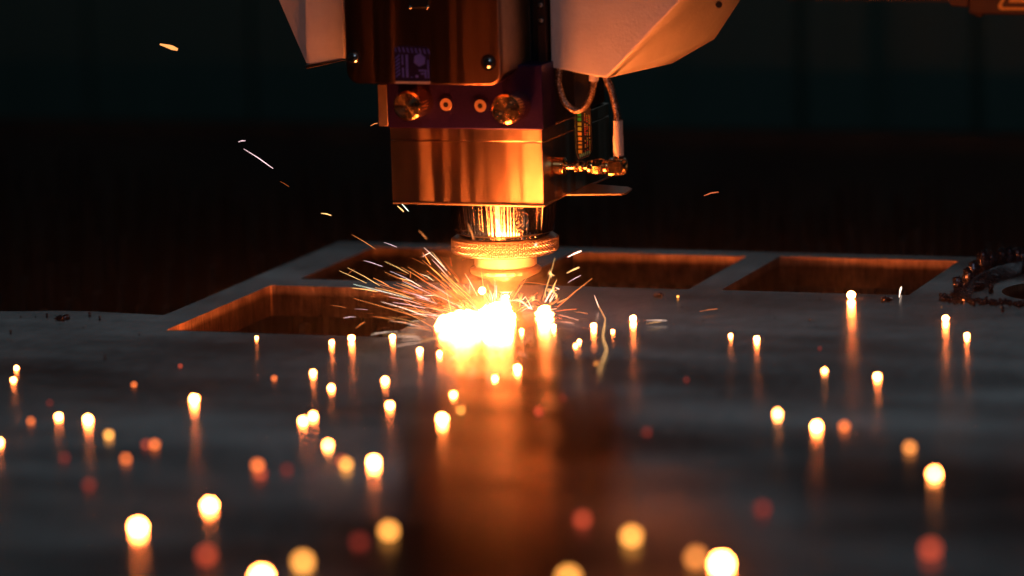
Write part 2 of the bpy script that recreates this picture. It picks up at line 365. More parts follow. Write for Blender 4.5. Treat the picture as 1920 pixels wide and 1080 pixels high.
# cover plate (front, with rolled lower edge) and its side
CY = -6.5
def roundpoly(x0, x1, z0, z1, r, y, k=6):
    p = [(x1, y, z1), (x0, y, z1)]
    for cx, a0 in ((x0+r, 180), (x1-r, 270)):
        for i in range(k+1): a = R(a0 + 90*i/k); p.append((cx + r*math.cos(a), y, z0 + r + r*math.sin(a)))
    return p
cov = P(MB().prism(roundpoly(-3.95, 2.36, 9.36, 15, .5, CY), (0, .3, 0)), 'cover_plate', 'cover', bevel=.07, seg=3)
P(MB().prism([(2.05,CY+.34,9.62),(2.33,CY+.34,9.68),(2.35,-1.9,9.72),(2.35,-1.9,15),(2.35,CY+.34,15),(2.05,CY+.34,15)][0:0] or [(2.30,CY+.305,9.75),(2.30,-2.0,9.80),(2.30,-2.0,15),(2.30,CY+.305,15)], (-.2,0,0)), 'cover_side', 'tan', bevel=.02)
P(MB().box(2.1, 2.36, -2.9, -1.9, 9.9, 15), 'guide_rail', 'dark', bevel=.03)
P(MB().prism([(-3.6,CY+.31,9.45),(2.2,CY+.31,9.45),(2.2,-2.95,9.92),(-3.2,-2.95,9.92)], (0,0,.08)), 'cover_floor', 'cover')
for x, z in ((-3.63, 10.37), (1.86, 10.23)): screw(x, CY-.01, z, .24, 'chrome', True)
sk = P(MB().box(-1.27, -.43, CY-.10, CY+.01, 12.28, 15), 'port', 'black', bevel=.08)
for x in (-1.2, -.5):
    d = MB().lathe([(.07,0),(.06,-.05),(.02,-.07)], 12, axis=(0,1,0), org=(x,CY-.10,12.34)).build('rivet', 'chrome', smooth=60); d.parent = sk
# hologram sticker on the cover
st = P(MB().prism(roundpoly(-1.95, -.50, 0, 0, 0, 0)[:0] or [(-1.95,CY-.006,9.50),(-.52,CY-.006,9.46),(-.52,CY-.006,10.70),(-.62,CY-.006,10.83),(-1.75,CY-.006,10.86),(-1.95,CY-.006,10.72)], (0,.004,0)), 'hologram_sticker', 'foil_dark')
fb = MB()
for k in range(9):                                   # slanted bars on its left and top
    x = -1.92 + .17*k; fb.prism([(x, CY-.012, 10.62-.01*k), (x+.07, CY-.012, 10.60-.01*k), (x+.01, CY-.012, 10.80-.01*k), (x-.05 if k else x, CY-.012, 10.80-.01*k)], (0,.003,0))
for k in range(6):
    z = 10.45 - .14*k; fb.prism([(-1.92, CY-.012, z-.14), (-1.74, CY-.012, z), (-1.74, CY-.012, z+.07), (-1.92, CY-.012, z-.07)], (0,.003,0))
for xa, xb, za, zb in ((-1.66,-1.58,9.62,10.0),(-1.5,-1.4,9.62,10.5),(-.98,-.66,9.86,9.93),(-.90,-.66,9.74,9.80),(-.74,-.66,9.60,9.86),(-1.12,-1.0,9.62,9.72),(-1.32,-1.22,9.62,9.66),(-1.66,-1.60,10.1,10.5),(-.62,-.56,9.6,10.3)):
    fb.box(xa, xb, CY-.012, CY-.009, za, zb)
fb.prism([(-.93+.26*math.cos(R(60*k+25)), CY-.014, 10.30+.26*math.sin(R(60*k+25))) for k in range(6)], (0,.003,0))
o = fb.build('foil_print', 'foil_blue'); o.parent = st; o['kind'] = 'stuff'
# bright rim of the sticker folded over the lower edge
o = MB().box(-1.95, -.52, CY-.014, CY+.0, 9.385, 9.47).build('folded_edge', 'foil_rim'); o.parent = st
# white housings
def housing_right():
    b = MB(); T = 16
    fr = [(3.22,-3.0,T),(3.15,-3.0,9.64),(3.24,-3.02,9.58),(4.93,-3.0,9.32),(5.40,-2.98,9.24),(8.6,-2.3,12.55),(11.9,-1.6,T)]
    lo = [(7.62,1.5,10.08),(8.90,2.0,11.78),(11.9,2.9,T)]
    bk = [(3.22,5,T),(3.15,5,9.2),(4.93,5,8.9),(5.6,5,8.9),(7.4,5,9.9),(8.6,5,11.6),(11.9,5,T)]
    V = fr + lo + bk
    F = [(0,1,2,3), (0,3,4,5,6)[:0] or (0,3,4), (0,4,5,6), (4,7,8,5), (5,8,9,6), (7,14,15,8)[:0] or (7,14,15,8)]
    F += [(10,11,1,0), (1,11,12,3,2), (3,12,13,4), (4,13,14,7), (8,15,16,9), (10,16,15,14,13,12,11), (0,6,9,16,10)]
    b.add(V, F); return b
P(housing_right(), 'housing_panel', 'paint', bevel=.07, seg=3)
hl = MB(); T = 16
V = [(-5.35,-3.0,T),(-5.40,-3.0,9.90),(-6.85,-3.0,9.66),(-6.85,-3.0,T),(-7.18,-2.6,9.64),(-10.1,-2.2,T),
     (-5.35,3,T),(-5.40,3,9.7),(-6.85,3,9.5),(-7.3,3,9.5),(-10.3,3,T)]
F = [(0,1,2,3),(3,2,4,5),(0,6,7,1),(1,7,8,2),(2,8,9,4),(4,9,10,5),(6,10,9,8,7),(0,3,5,10,6)]
hl.add(V, F); P(hl, 'housing_panel', 'paint', bevel=.05, seg=2)
P(MB().prism([(-5.42,-3.06,9.84),(-6.88,-3.06,9.56),(-7.12,-2.8,9.46),(-7.22,-2.66,9.60),(-6.88,-3.02,9.64)], (0,.5,-.01)), 'housing_lip', 'tan')
P(MB().box(-5.3, -4.0, -2.6, 3, 9.95, 15), 'spacer', 'dark', bevel=.03)
sl = P(MB().lathe([(.13,0),(.13,.05)], 24, axis=(.35,-.93,0), org=(9.35,-.9,11.9)), 'slot_screw', 'dark')
P(MB().box(2.75, 3.08, -3.3, -2.8, 9.5, 15), 'red_strip', 'beam', bevel=.03)
for z in (11.5, 12.1): screw(2.92, -3.33, z, .12, 'chrome', True)
# cables
def spline(pts, k=8):
    pts = [Vector(p) for p in pts]; out = []
    e = [pts[0]*2-pts[1]] + pts + [pts[-1]*2-pts[-2]]
    for i in range(1, len(e)-2):
        for j in range(k):
            t = j/k; a, b_, c, d = e[i-1], e[i], e[i+1], e[i+2]
            out.append(.5*((2*b_)+(c-a)*t+(2*a-5*b_+4*c-d)*t*t+(3*b_-a-3*c+d)*t**3))
    out.append(pts[-1]); return out
CYB = -2.8
def pc(px, py, y=CYB): return on_y(px, py, y)
lp = P(MB().tube(spline([pc(1049,118),pc(1048,140),pc(1048,160),pc(1057,188),pc(1070,203),pc(1082,207),pc(1094,202),pc(1106,185),pc(1112,165),pc(1114,150)]), .135, 12), 'looped_cable', 'braid', smooth=80)
cc = MB().tube([pc(1114,136), pc(1113.5,152)], .19, 20).build('cable_collar', 'sleeve', smooth=50); cc.parent = lp
cb2 = P(MB().tube(spline([pc(1132,135),pc(1139,152),pc(1148,175),pc(1154,200),pc(1158,222),pc(1159,235)]), .135, 12), 'sensor_cable', 'braid', smooth=80)
o = MB().tube([pc(1159,226),pc(1159,228),pc(1159,252),pc(1159,255),pc(1160,292)], [.17,.185,.185,.205,.205], 24).build('heatshrink_sleeve', 'sleeve', smooth=50); o.parent = cb2
# coaxial connector
def hexa(b, x0, x1, r, z, n=6): b.lathe([(r*.93,0),(r,.04),(r,x1-x0-.04),(r*.93,x1-x0)], n, axis=(1,0,0), org=(x0,CYB,z)); return b
cz = 5.77
con = MB(); con.lathe([(.28,0),(.34,.05),(.34,.42),(.22,.50)], 24, axis=(1,0,0), org=(3.13,CYB,cz)); con.lathe([(.13,0),(.13,3.0)], 16, axis=(1,0,0), org=(3.13,CYB,cz))
con = P(con, 'coax_connector', 'brass', smooth=30)
for nm, x0, x1, r, n in (('connector_nut', 3.95, 4.12, .26, 6), ('connector_nut', 4.16, 4.36, .22, 6), ('connector_barrel', 4.52, 4.72, .27, 20), ('connector_nut', 4.72, 5.18, .33, 6), ('connector_barrel', 5.18, 5.34, .26, 20)):
    o = hexa(MB(), x0, x1, r, cz, n).build(nm, 'brass', smooth=30 if n > 6 else None, bevel=0 if n > 6 else .03); o.parent = con
o = MB().box(5.36, 6.0, CYB-.30, CYB+.30, cz-.30, cz+.34).build('elbow', 'brass', bevel=.07); o.parent = con
o = MB().lathe([(.26,0),(.26,.06),(.20,.10)], 20, axis=(1,0,0), org=(6.0,CYB,cz)).build('elbow_cap', 'brass', smooth=30); o.parent = con
o = MB().lathe([(.2,0),(.2,.16)], 20, axis=(0,0,1), org=(5.75,CYB,cz+.3)).build('elbow_neck', 'brass', smooth=30); o.parent = con
# dark tape with printed foil pattern hanging behind the loop
tp = P(MB().prism([(3.86,-2.4,9.4),(4.50,-2.4,9.4),(4.56,-2.4,6.35),(4.40,-2.4,6.12),(4.02,-2.4,5.98),(3.92,-2.4,6.1)], (0,.03,0)), 'foil_tape', 'tape')
rg = random.Random(5); tk = {k: MB() for k in ('green','lime','gold','red','cyan')}
z = 7.80
while z > 6.2:
    c = 'green' if z > 7.5 else ('lime' if z > 7.15 else 'gold'); h = rg.uniform(.08,.14)
    tk[c].box(3.99, 4.14, -2.412, -2.405, z-h, z); z -= h + .06
for col, x0, x1, n, cs in ((0,3.885,3.905,26,('lime','gold')),(1,4.27,4.30,20,('red','gold')),(2,4.36,4.385,22,('lime','red')),(3,4.455,4.48,26,('lime','gold'))):
    for k in range(n):
        zz = 7.8 - (1.62/n)*k; 
        if rg.random() < .78: tk[rg.choice(cs)].box(x0, x1, -2.412, -2.405, zz-.045, zz)
for k in range(6): tk['cyan'].prism([(4.05+.075*k,-2.412,6.06+.03*k),(4.09+.075*k,-2.412,6.08+.03*k),(4.07+.075*k,-2.412,6.2+.03*k),(4.03+.075*k,-2.412,6.18+.03*k)], (0,.006,0))
for k, b in tk.items():
    if b.v: o = b.build('foil_print', 'holo_'+k); o.parent = tp; o['kind'] = 'stuff'

# ------------------------------------------------------------------ machine beam with warning sign at the upper right
BY = 16
bmst = empty('machine_beam', on_y(1800, -40, BY)); tag(bmst, 'reddish brown machine beam with yellow warning sign in upper right corner', 'machine beam')
bo = Vector(bmst.location)
def PB(b, name, m, par=None, **k):
    o = b.build(name, m, **k); o.parent = par or bmst
    if par is None: o.matrix_parent_inverse = Matrix.Translation(-bo)
    return o
def yp(px, py, y=BY): return on_y(px, py, y)
PB(MB().prism([yp(1470,-80), yp(1470,-1), yp(1783,3), yp(1783,-80)], (0,3,0)), 'rail', 'beam', bevel=.05)
PB(MB().prism([yp(1779,-80), yp(1779,2), yp(1784,12), yp(1816,13), yp(1816,-80)], (0,3,0)), 'bracket', 'beam', bevel=.05)
PB(MB().prism([yp(1817,-80,BY-.4), yp(1816,26,BY-.4), yp(1990,30,BY-.4), yp(1990,-80,BY-.4)], (0,4,0)), 'end_box', 'beam', bevel=.08)
PB(MB().prism([yp(1826,27), yp(1832,32), yp(1838,32), yp(1842,27)], (0,.6,0)), 'bolt_head', 'beam')
def rtri(cx, by, half, h, r, y):
    pts = []; c = [(cx-half+r*1.7, by-r), (cx+half-r*1.7, by-r), (cx, by-h+r*2)]
    for (x, yy), a0 in zip(c, (90, -30, 210)):      # screen y down
        for k in range(7): a = R(a0 + (120 if a0 == 90 else 120)*k/6 - (0 if a0 != 90 else 0)); pts.append((x + r*math.cos(a), yy + r*math.sin(a)))
    return pts
def tri_pts(cx, by, half, h, r, y):
    import itertools
    c = [(cx-half+r*1.73, by-r), (cx, by-h+2*r), (cx+half-r*1.73, by-r)]; out = []
    for (x, yy), (a0, a1) in zip(c, ((90, 210), (210, 330), (330, 450))):
        for k in range(7): a = R(a0 + (a1-a0)*k/6); out.append(on_y(x + r*math.cos(a), yy + r*math.sin(a), y))
    return out
sg = PB(MB().prism(tri_pts(1926, 19, 60, 100, 7, BY-.44), (0,.03,0)), 'warning_sign', 'yellow')
o = MB().prism(tri_pts(1926, 13.5, 50, 86, 4, BY-.46), (0,.015,0)).build('sign_border', 'signdark'); o.parent = sg; 
o = MB().prism(tri_pts(1926, 5, 36, 62, 2, BY-.475), (0,.01,0)).build('sign_face', 'yellow'); o.parent = sg

# ------------------------------------------------------------------ slag crust at the round cut on the right
def lump(c, rx, ry, rz, seed, m, name, amp=.25, rot=0):
    bm = bmesh.new(); bmesh.ops.create_icosphere(bm, subdivisions=3, radius=1)
    rr_ = random.Random(seed); dirs = [(Vector((rr_.gauss(0,1), rr_.gauss(0,1), rr_.gauss(0,1))).normalized(), rr_.uniform(-1, 1), rr_.uniform(2, 6)) for _ in range(10)]
    for v in bm.verts:
        n = v.co.normalized(); s = 1 + amp*sum(a*math.sin(f*n.dot(d)*2) for d, a, f in dirs)/3
        v.co = Vector((n.x*rx*s, n.y*ry*s, n.z*rz*s))
    me = bpy.data.meshes.new(name); bm.to_mesh(me); bm.free(); me.materials.append(M[m] if isinstance(m, str) else m)
    me.polygons.foreach_set('use_smooth', [True]*len(me.polygons))
    o = bpy.data.objects.new(name, me); COL.objects.link(o); o.location = c; o.rotation_euler.z = rot; return o
slag = empty('slag_ridge', on_z(1800, 555)); tag(slag, 'ridge of dark glassy slag lumps beside the round cut at the right edge', 'slag')
so = Vector(slag.location)
for i, (px, py, w, h) in enumerate(((1796,536,13,20),(1815,524,15,26),(1826,512,14,28),(1845,498,17,34),(1860,493,16,26),(1878,489,15,30),(1893,487,14,26),(1908,487,14,28),(1921,488,14,26))):
    p = on_z(px, py + h*.35, 0); s = 8000/depth(p)
    o = lump(p + Vector((0,0,h/1.9/s)), w*.72/s, w*.9/s, h*.72/s, 40+i, 'slag', 'slag_lump', .24); o.parent = slag; o.matrix_parent_inverse = Matrix.Translation(-so)
for i, (px, py, w, h) in enumerate(((1830,535,30,12),(1856,520,34,14),(1885,507,34,14),(1912,500,30,14),(1858,540,10,12))):
    p = on_z(px, py + 3, 0); s = 8000/depth(p)
    o = lump(p + Vector((0,0,.1)), w*.5/s, w*.8/s, h*.5/s, 60+i, 'slag', 'slag_lump', .12); o.parent = slag; o.matrix_parent_inverse = Matrix.Translation(-so)
rp = [on_z(x_, y_) for x_, y_ in ((1792,557),(1812,552),(1835,541),(1858,530),(1885,520),(1925,510))]; cr = MB(); hs = [.08,.16,.3,.35,.35,.35]
n_ = len(rp); vs = [p + Vector((.25*math.sin(i*2.1), .3*math.sin(i*1.3), 0)) for i, p in enumerate(rp)] + [p + Vector((-.28, .5, h)) for p, h in zip(rp, hs)] + [p + Vector((-.5, .9, h*.9)) for p, h in zip(rp, hs)] + [p + Vector((-.4, 1.1, 0)) for p in rp]
cr.add(vs, [(j*n_+i, j*n_+i+1, (j+1)*n_+i+1, (j+1)*n_+i) for j in range(3) for i in range(n_-1)] + [(0, n_, 2*n_, 3*n_), (n_-1, 2*n_-1, 3*n_-1, 4*n_-1)])
o = cr.build('curled_flake', 'slag', smooth=60); o.parent = slag; o.matrix_parent_inverse = Matrix.Translation(-so)
cr = MB(); rg = random.Random(9)
for k in range(240):
    t = rg.random(); px = 1762 + 165*t; py = 561 + 10*t + rg.gauss(0, 2.2) - (4*max(0, 1-t*5)); p = on_z(px, py); r_ = rg.uniform(.02, .075)
    cr.lathe([(r_*.3,-.02),(r_,r_*.4),(r_*.7,r_*1.2),(r_*.1,r_*1.6)], 6, org=p)
o = cr.build('slag_bead_line', 'slag'); o.parent = slag; o.matrix_parent_inverse = Matrix.Translation(-so); o['kind'] = 'stuff'

# ------------------------------------------------------------------ arc and molten blobs
HOT = (1.0, 0.19, 0.034)
def flare(name, cells, L, label, seed):
    # one ragged mass of overlapping lumps and spikes thrown off the cut
    bm = bmesh.new(); rr_ = random.Random(seed); org = on_y(cells[0][0], cells[0][1], cells[0][2])
    for px, py, y, r in cells:
        p = on_y(px, py, y); p.z = max(p.z, r*.55)
        n0 = len(bm.verts); bmesh.ops.create_icosphere(bm, subdivisions=3, radius=1); bm.verts.ensure_lookup_table()
        dirs = [(Vector((rr_.gauss(0,1), rr_.gauss(0,1), rr_.gauss(0,1))).normalized(), rr_.uniform(-1, 1), rr_.uniform(2, 5)) for _ in range(8)]
        for v in bm.verts[n0:]:
            n = v.co.normalized(); q = 1 + .13*sum(a*math.sin(f*n.dot(d)*2) for d, a, f in dirs)
            v.co = p - org + Vector((n.x*r*q, n.y*r*q, n.z*r*q*.85))
    me = bpy.data.meshes.new(name); bm.to_mesh(me); bm.free(); me.materials.append(emit(HOT, L))
    me.polygons.foreach_set('use_smooth', [True]*len(me.polygons)); o = bpy.data.objects.new(name, me); COL.objects.link(o); o.location = org
    return tag(o, label, 'molten metal')
flare('molten_splash', [(865,628,-7.4,.55),(845,620,-7.0,.40),(882,622,-6.6,.48),(833,612,-6.0,.22),(862,604,-6.0,.22),(893,607,-5.6,.26),(870,640,-8.0,.45),(842,606,-6,.15),(822,622,-6.8,.13)], 170,
      'ragged white-hot molten splash on the sheet, left one of two under the nozzle', 3)
flare('molten_splash', [(932,612,-6.0,.56),(915,604,-5.4,.42),(948,604,-5.2,.36),(928,592,-4.8,.38),(900,612,-6.0,.36),(957,592,-4.6,.17),(940,630,-7.2,.42),(908,590,-4.6,.22),(952,586,-4.2,.12),(920,640,-8.2,.26)], 260,
      'ragged white-hot molten splash on the sheet, right one of two under the nozzle', 4)
flare('molten_splash', [(936,577,-2.4,.2), (950,580,-2.5,.17), (923,579,-2.6,.16)], 260, 'small glowing clump added in the gap below the nozzle tip to light it', 8)  # added glow that brightens the nozzle tip from in front and below
flare('molten_splash', [(1020,588,-3.6,.22),(1012,592,-3.8,.15),(1030,594,-3.9,.16),(1024,577,-3.4,.12)], 110, 'smaller ragged white-hot splash right of the nozzle under the star-shaped sparks', 6)
tag(lump(Vector((0,-.1,.07)), .13, .13, .07, 5, emit((1,.30,.08), 300), 'cutting_spot'), 'white-hot cutting spot on the sheet directly below the nozzle tip', 'cutting spot')

# ------------------------------------------------------------------ glowing beads on the sheet
sph = {}
def sphere_mesh(m):
    if m.name not in sph:
        bm = bmesh.new(); bmesh.ops.create_icosphere(bm, subdivisions=3, radius=1); me = bpy.data.meshes.new('bead'); bm.to_mesh(me); bm.free()
        me.polygons.foreach_set('use_smooth', [True]*len(me.polygons)); me.materials.append(m); sph[m.name] = me
    return sph[m.name]
CL = dict(W=((1.0, .20, .038), 300), w=((1.0, .26, .055), 110), Y=((1.0, .37, .065), 2.2), O=((1.0, .19, .04), 1.5), R=((1.0, .12, .05), .55), D=((1.0, .10, .06), .2), A=((1.0, .30, .06), 1.4))
BEADS = [
 (31,690,13,'W','small white-hot bead, the upper of the pair near the left edge'),
 (25,712,14,'W','white-hot bead with orange tail, the lower of the pair near the left edge'),
 (58,789,13,'O','small orange bead left of two white ones near the left edge'),
 (110,781,16,'W','white bead between the small orange bead and a bigger white bead, far left'),
 (165,786,24,'W','large white-hot bead above a yellow bead at the left'),
 (204,815,19,'Y','yellow-orange bead just right of and below a large white bead at the left'),
 (-3,829,18,'W','white-hot bead cut off by the left edge of the picture'),
 (236,860,19,'O','orange bead alone below the yellow one at the left'),
 (274,833,16,'R','dull red bead touching a brighter orange bead on its right'),
 (290,833,20,'O','orange bead touching a dull red bead on its left'),
 (121,858,18,'D','faint dark red bead left of the single orange bead at the left'),
 (167,909,24,'D','faint dark red bead in the lower left, above the big white one'),
 (364,748,28,'W','large white-hot bead with long orange tail, alone in left middle'),
 (251,721,11,'O','small orange bead upper left of the large white bead with long tail'),
 (338,686,8,'R','tiny red bead above the large white bead with long tail'),
 (481,633,9,'W','tiny white-hot bead close to the front edge of the big cut-out'),
 (514,709,11,'O','small orange bead left of two stacked white beads'),
 (587,699,18,'W','white-hot bead left of the nozzle, upper left of a smaller white bead'),
 (621,727,16,'W','small white bead lower right of a bigger white bead, left of the splash'),
 (568,789,20,'W','white bead, left one of an overlapping pair in the left middle'),
 (587,780,20,'W','white bead, right one of an overlapping pair in the left middle'),
 (615,834,23,'w','white bead with yellow rim under the overlapping white pair'),
 (641,864,22,'R','red bead half hidden behind a yellow bead'),
 (649,870,25,'Y','yellow bead overlapping a red bead left of the tall white bead'),
 (701,866,33,'W','large white-hot bead with tail right of the yellow and red pair'),
 (483,872,26,'O','orange bead, upper one of a touching orange and red pair'),
 (489,888,22,'R','dull red bead tucked under an orange bead'),
 (538,880,20,'D','very faint red bead right of the orange and red pair'),
 (393,947,33,'W','large round white bead in the lower left, right of the biggest white one'),
 (259,988,43,'W','biggest white-hot bead with a long orange tail at lower left'),
 (387,1041,39,'R','dull red disc-like bead near the bottom left of the picture'),
 (674,1016,36,'D','dark red bead left of a big yellow bead near the bottom'),
 (491,1082,52,'W','very large white bead cut by the bottom edge, left half'),
 (568,1053,42,'Y','large yellow bead by the bottom edge, right of the cut-off white one'),
 (729,995,39,'Y','large yellow bead with orange rim, low centre-left'),
 (722,713,20,'W','white-hot bead with short tail, upper of two left of the left splash'),
 (731,760,20,'W','white-hot bead with short tail, lower of two left of the left splash'),
 (829,785,34,'W','large white-hot bead directly below the left splash'),
 (850,740,16,'W','small white bead between the left splash and the large white bead below'),
 (864,769,14,'Y','small yellow bead beside the large white bead below the left splash'),
 (93,755,10,'D','faint small red bead near the left edge above the white bead'),
 (622,642,14,'W','white-hot bead at the rim of the big cut-out, left one of two'),
 (659,634,17,'W','white-hot bead at the rim of the big cut-out, right one of two'),
 (736,632,15,'W','white-hot bead near the front right corner of the big cut-out'),
 (787,657,17,'W','white-hot bead touching the left glow of the left splash'),
 (824,663,16,'W','white-hot bead against the lower left of the left splash'),
 (928,709,14,'W','small white-hot bead under the gap between the splashes'),
 (970,690,22,'W','white-hot bead below the right splash'),
 (978,620,12,'W','small white-hot bead just right of the right splash'),
 (1020,585,27,'W','largest white-hot bead right of the nozzle, with star-like sparks over it'),
 (1038,612,13,'W','small white bead at the lower right of the largest one beside the nozzle'),
 (1010,771,20,'R','dull red-orange bead in the orange glow below the splashes'),
 (1092,973,36,'R','dull orange-red bead low centre-right, left of a yellow one'),
 (1184,1005,42,'Y','large bright yellow bead low centre-right'),
 (1066,1083,46,'Y','large yellow bead cut by the bottom edge, right of centre'),
 (1305,1045,40,'A','amber bead touching the giant white bead at the bottom right'),
 (1353,1057,57,'W','giant white bead at the bottom edge, right half'),
 (1430,953,32,'D','faint dark red bead alone in the lower right'),
 (1745,1029,43,'R','large dull red bead in the bottom right corner area'),
 (1752,888,34,'w','large cream-white bead near the right edge'),
 (1706,839,27,'A','orange-yellow bead upper left of the large cream-white one at right'),
 (1583,799,22,'O','orange bead right of a white bead with tail, right side'),
 (1531,799,27,'W','white-hot bead with tail left of an orange bead, right side'),
 (1458,775,23,'w','white bead alone, upper left of the white one with tail at right'),
 (1645,706,21,'W','white-hot bead with orange tail below the two beads at far right'),
 (1546,695,16,'w','small round white bead left of the one with orange tail at right'),
 (1419,635,16,'W','white-hot bead, right one of a pair on the right of the sheet'),
 (1370,629,12,'W','white-hot bead, smaller left one of a pair on the right of the sheet'),
 (1596,553,16,'W','white-hot bead at the front edge of the right-hand cut-out'),
 (1773,597,17,'W','white-hot bead in front of the slag, upper one of two'),
 (1813,629,16,'W','white-hot bead in front of the slag, lower one of two'),
 (1806,563,6,'O','tiny orange bead lying in the slag crust'),
 (1271,556,6,'Y','tiny yellow bead beside the strip between two rear cut-outs'),
 (1187,597,16,'W','white-hot bead right of the zigzag spark'),
 (1113,611,15,'W','white-hot bead left of the zigzag spark'),
 (1149,621,10,'W','small white bead just right of the zigzag spark'),
 (1086,640,12,'W','small white bead, right one of a tight pair under the zigzag spark'),
 (1079,648,8,'W','tiny white bead, left one of a tight pair under the zigzag spark'),
 (1118,682,5,'Y','tiny yellow bead by the lower end of the zigzag spark'),
 (1213,810,18,'D','faint dark red bead right of the orange glow'),
 (1055,746,12,'D','faint red bead right of the bright orange glow'),
 (1287,712,10,'D','faint small red bead in the centre right of the sheet'),
 (1537,653,7,'D','faint tiny red bead between the white pair and the two beads at far right'),
]
for px, py, d, c, lab in BEADS:
    p = on_z(px, py); 
    for _ in range(3):
        dep = depth(p); bl = APERTURE*FPX*abs(dep-168.5)/(dep*168.5)
        s = max(d*(1.0 if bl < 3 else .9) - bl*.93, d*(.36 if c in 'Ww' else .55), 4)
        r_ = s/2*dep/FPX; p = on_z(px, py, r_*.96)
    col, L = CL[c]
    # light is spread over the blur disc: keep the disc as bright as measured
    tot = max(d, s); L2 = L*(tot/s)**1.6 if c in 'YORDA' else L
    o = bpy.data.objects.new('spark_bead', sphere_mesh(emit(col, L2))); COL.objects.link(o); o.location = p
    o.scale = (r_, r_, r_*.96); tag(o, lab, 'spark bead', 'glowing beads scattered on the sheet')
o = bpy.data.objects.new('spark_bead', sphere_mesh(emit((1,.20,.038), 300))); COL.objects.link(o); o.location = on_y(904, 545, -2); o.scale = (.14,)*3
tag(o, 'white-hot bead in the air just left of the nozzle tip', 'spark bead', 'glowing beads scattered on the sheet')

# dark pellets and fine spatter
def pellet_me():
    bm = bmesh.new(); bmesh.ops.create_icosphere(bm, subdivisions=2, radius=1); me = bpy.data.meshes.new('pellet'); bm.to_mesh(me); bm.free()
    me.polygons.foreach_set('use_smooth', [True]*len(me.polygons)); me.materials.append(M['slag']); return me
PM = pellet_me()
for px, py, d, lab in ((20,623,4.5,'dark round pellet near the left edge behind the beads'),(197,671,5,'dark round pellet below the slag patch at the left'),(110,692,3,'tiny dark pellet right of the bead pair at left edge'),(261,627,3,'tiny dark pellet left of the big cut-out corner'),(127,688,3,'dark speck between the bead pair and the pellet at left'),(1880,580,7,'dark shiny pellet in front of the slag ridge'),(1518,600,4,'small dark pellet on the sheet behind the white pair'),(88,592,5,'small pellet left of the pale slag patch'),(187,597,5,'small pellet right of the pale slag patch'),(168,590,6,'pellet at the right end of the pale slag patch')):
    p = on_z(px, py); r_ = d/2*depth(p)/FPX; o = bpy.data.objects.new('pellet', PM); COL.objects.link(o); o.location = p + Vector((0,0,r_)); o.scale = (r_,)*3
    tag(o, lab, 'pellet', 'dark pellets lying on the sheet')
for px, py, w, h, lab in ((118,596,22,8,'pale bluish slag patch near the left rear edge of the sheet'),(1662,561,20,7,'small dark crumb of slag in front of the right-hand cut-out'),(1234,553,18,6,'small brown crumb of slag in front of the middle cut-out')):
    p = on_z(px, py); s = FPX/depth(p); tag(lump(p+Vector((0,0,h*.25/s)), w*.5/s, w*.7/s, h*.5/s, int(px), 'slag', 'slag_crumb', .5), lab, 'slag crumb')
sp = MB(); rg = random.Random(21)
def near_hole(p):
    for x0,x1,y0,y1 in ((-10.9,-1.6,-9.3,1.6),(-10.3,-2.4,3.1,11.8),(-1.2,6.7,3.2,11.8),(7.9,15.7,3.2,12)):
        if x0 < p.x < x1 and y0 < p.y < y1: return True
    return p.y > 12.8 or (p.x < -12.2 and p.y > -6.3)
cnt = 0
while cnt < 1500:
    if rg.random() < .62: px = rg.gauss(880, 230); py = rg.triangular(560, 760, 640)
    else: px = rg.uniform(0, 1920); py = rg.uniform(560, 960)
    p = on_z(px, py)
    if near_hole(p): continue
    r_ = rg.uniform(.007, .022) * (1.5 if rg.random() < .08 else 1)
    sp.lathe([(r_*.5,0),(r_,r_*.8),(r_*.5,r_*1.7)], 5, org=p); cnt += 1
tag(sp.build('fine_spatter', 'slag'), 'fine metal spatter dusted over the steel sheet around the cut', 'spatter', kind='stuff')

# ------------------------------------------------------------------ flying sparks
HW = ((1.0, .74, .58), 3.6); HV = ((1.0, .66, .70), 2.2); HG = ((.85, 1.0, .80), 2.6); YY = ((1.0, .52, .17), 2.6); OO = ((1.0, .30, .075), 1.8); OD = ((1.0, .22, .05), .55); DD = ((1.0, .15, .04), .22)
def air(px, py, dd):
    dep = 168.5 + dd; p = at_depth(px, py, dep)
    if p.z < .12: p = on_z(px, py, .12)
    return p
rs = random.Random(11); nst = 0
def streak(pts, w, style, label, group=None, dd=None, shape='spark_streak', taper=True, cat='spark'):
    global nst
    dd = rs.uniform(-3.5, 2.0) if dd is None else dd
    P3 = [air(px, py, dd) for px, py in pts]
    if len(P3) == 2:
        a, b = P3; c = (a+b)/2 + Vector((0,0,.02*(a-b).length)); P3 = [a, a.lerp(c,.6), c, c.lerp(b,.4), b]
    k = len(P3); sc_ = depth(P3[0])/FPX; w = max(w*.75, .85)
    if all(p.z < .2 for p in P3): w *= .6; style = (style[0], style[1]*.6)
    rad = [w/2*sc_*(1 if not taper else (.35 + .65*min(1, i/(k-1)*1.6)) * (1 if i < k-1 else .55)) for i in range(k)]
    if not taper: rad[0] *= .5; rad[-1] *= .5; 
    o = MB().tube(P3, rad, 6).build(shape, emit(*style)); nst += 1
    org = P3[0].copy(); o.data.transform(Matrix.Translation(-org)); o.location = org
    tag(o, label, cat, group); return o
S = 5.4
def A(*q): return [(620 + q[i]/S, 440 + q[i+1]/S) for i in range(0, len(q), 2)]
def B(*q): return [(820 + q[i]/S, 480 + q[i+1]/S) for i in range(0, len(q), 2)]
G1 = 'sparks flying off to the left of the nozzle'; G2 = 'sparks over and around the splashes'; G3 = 'stray sparks far from the nozzle'
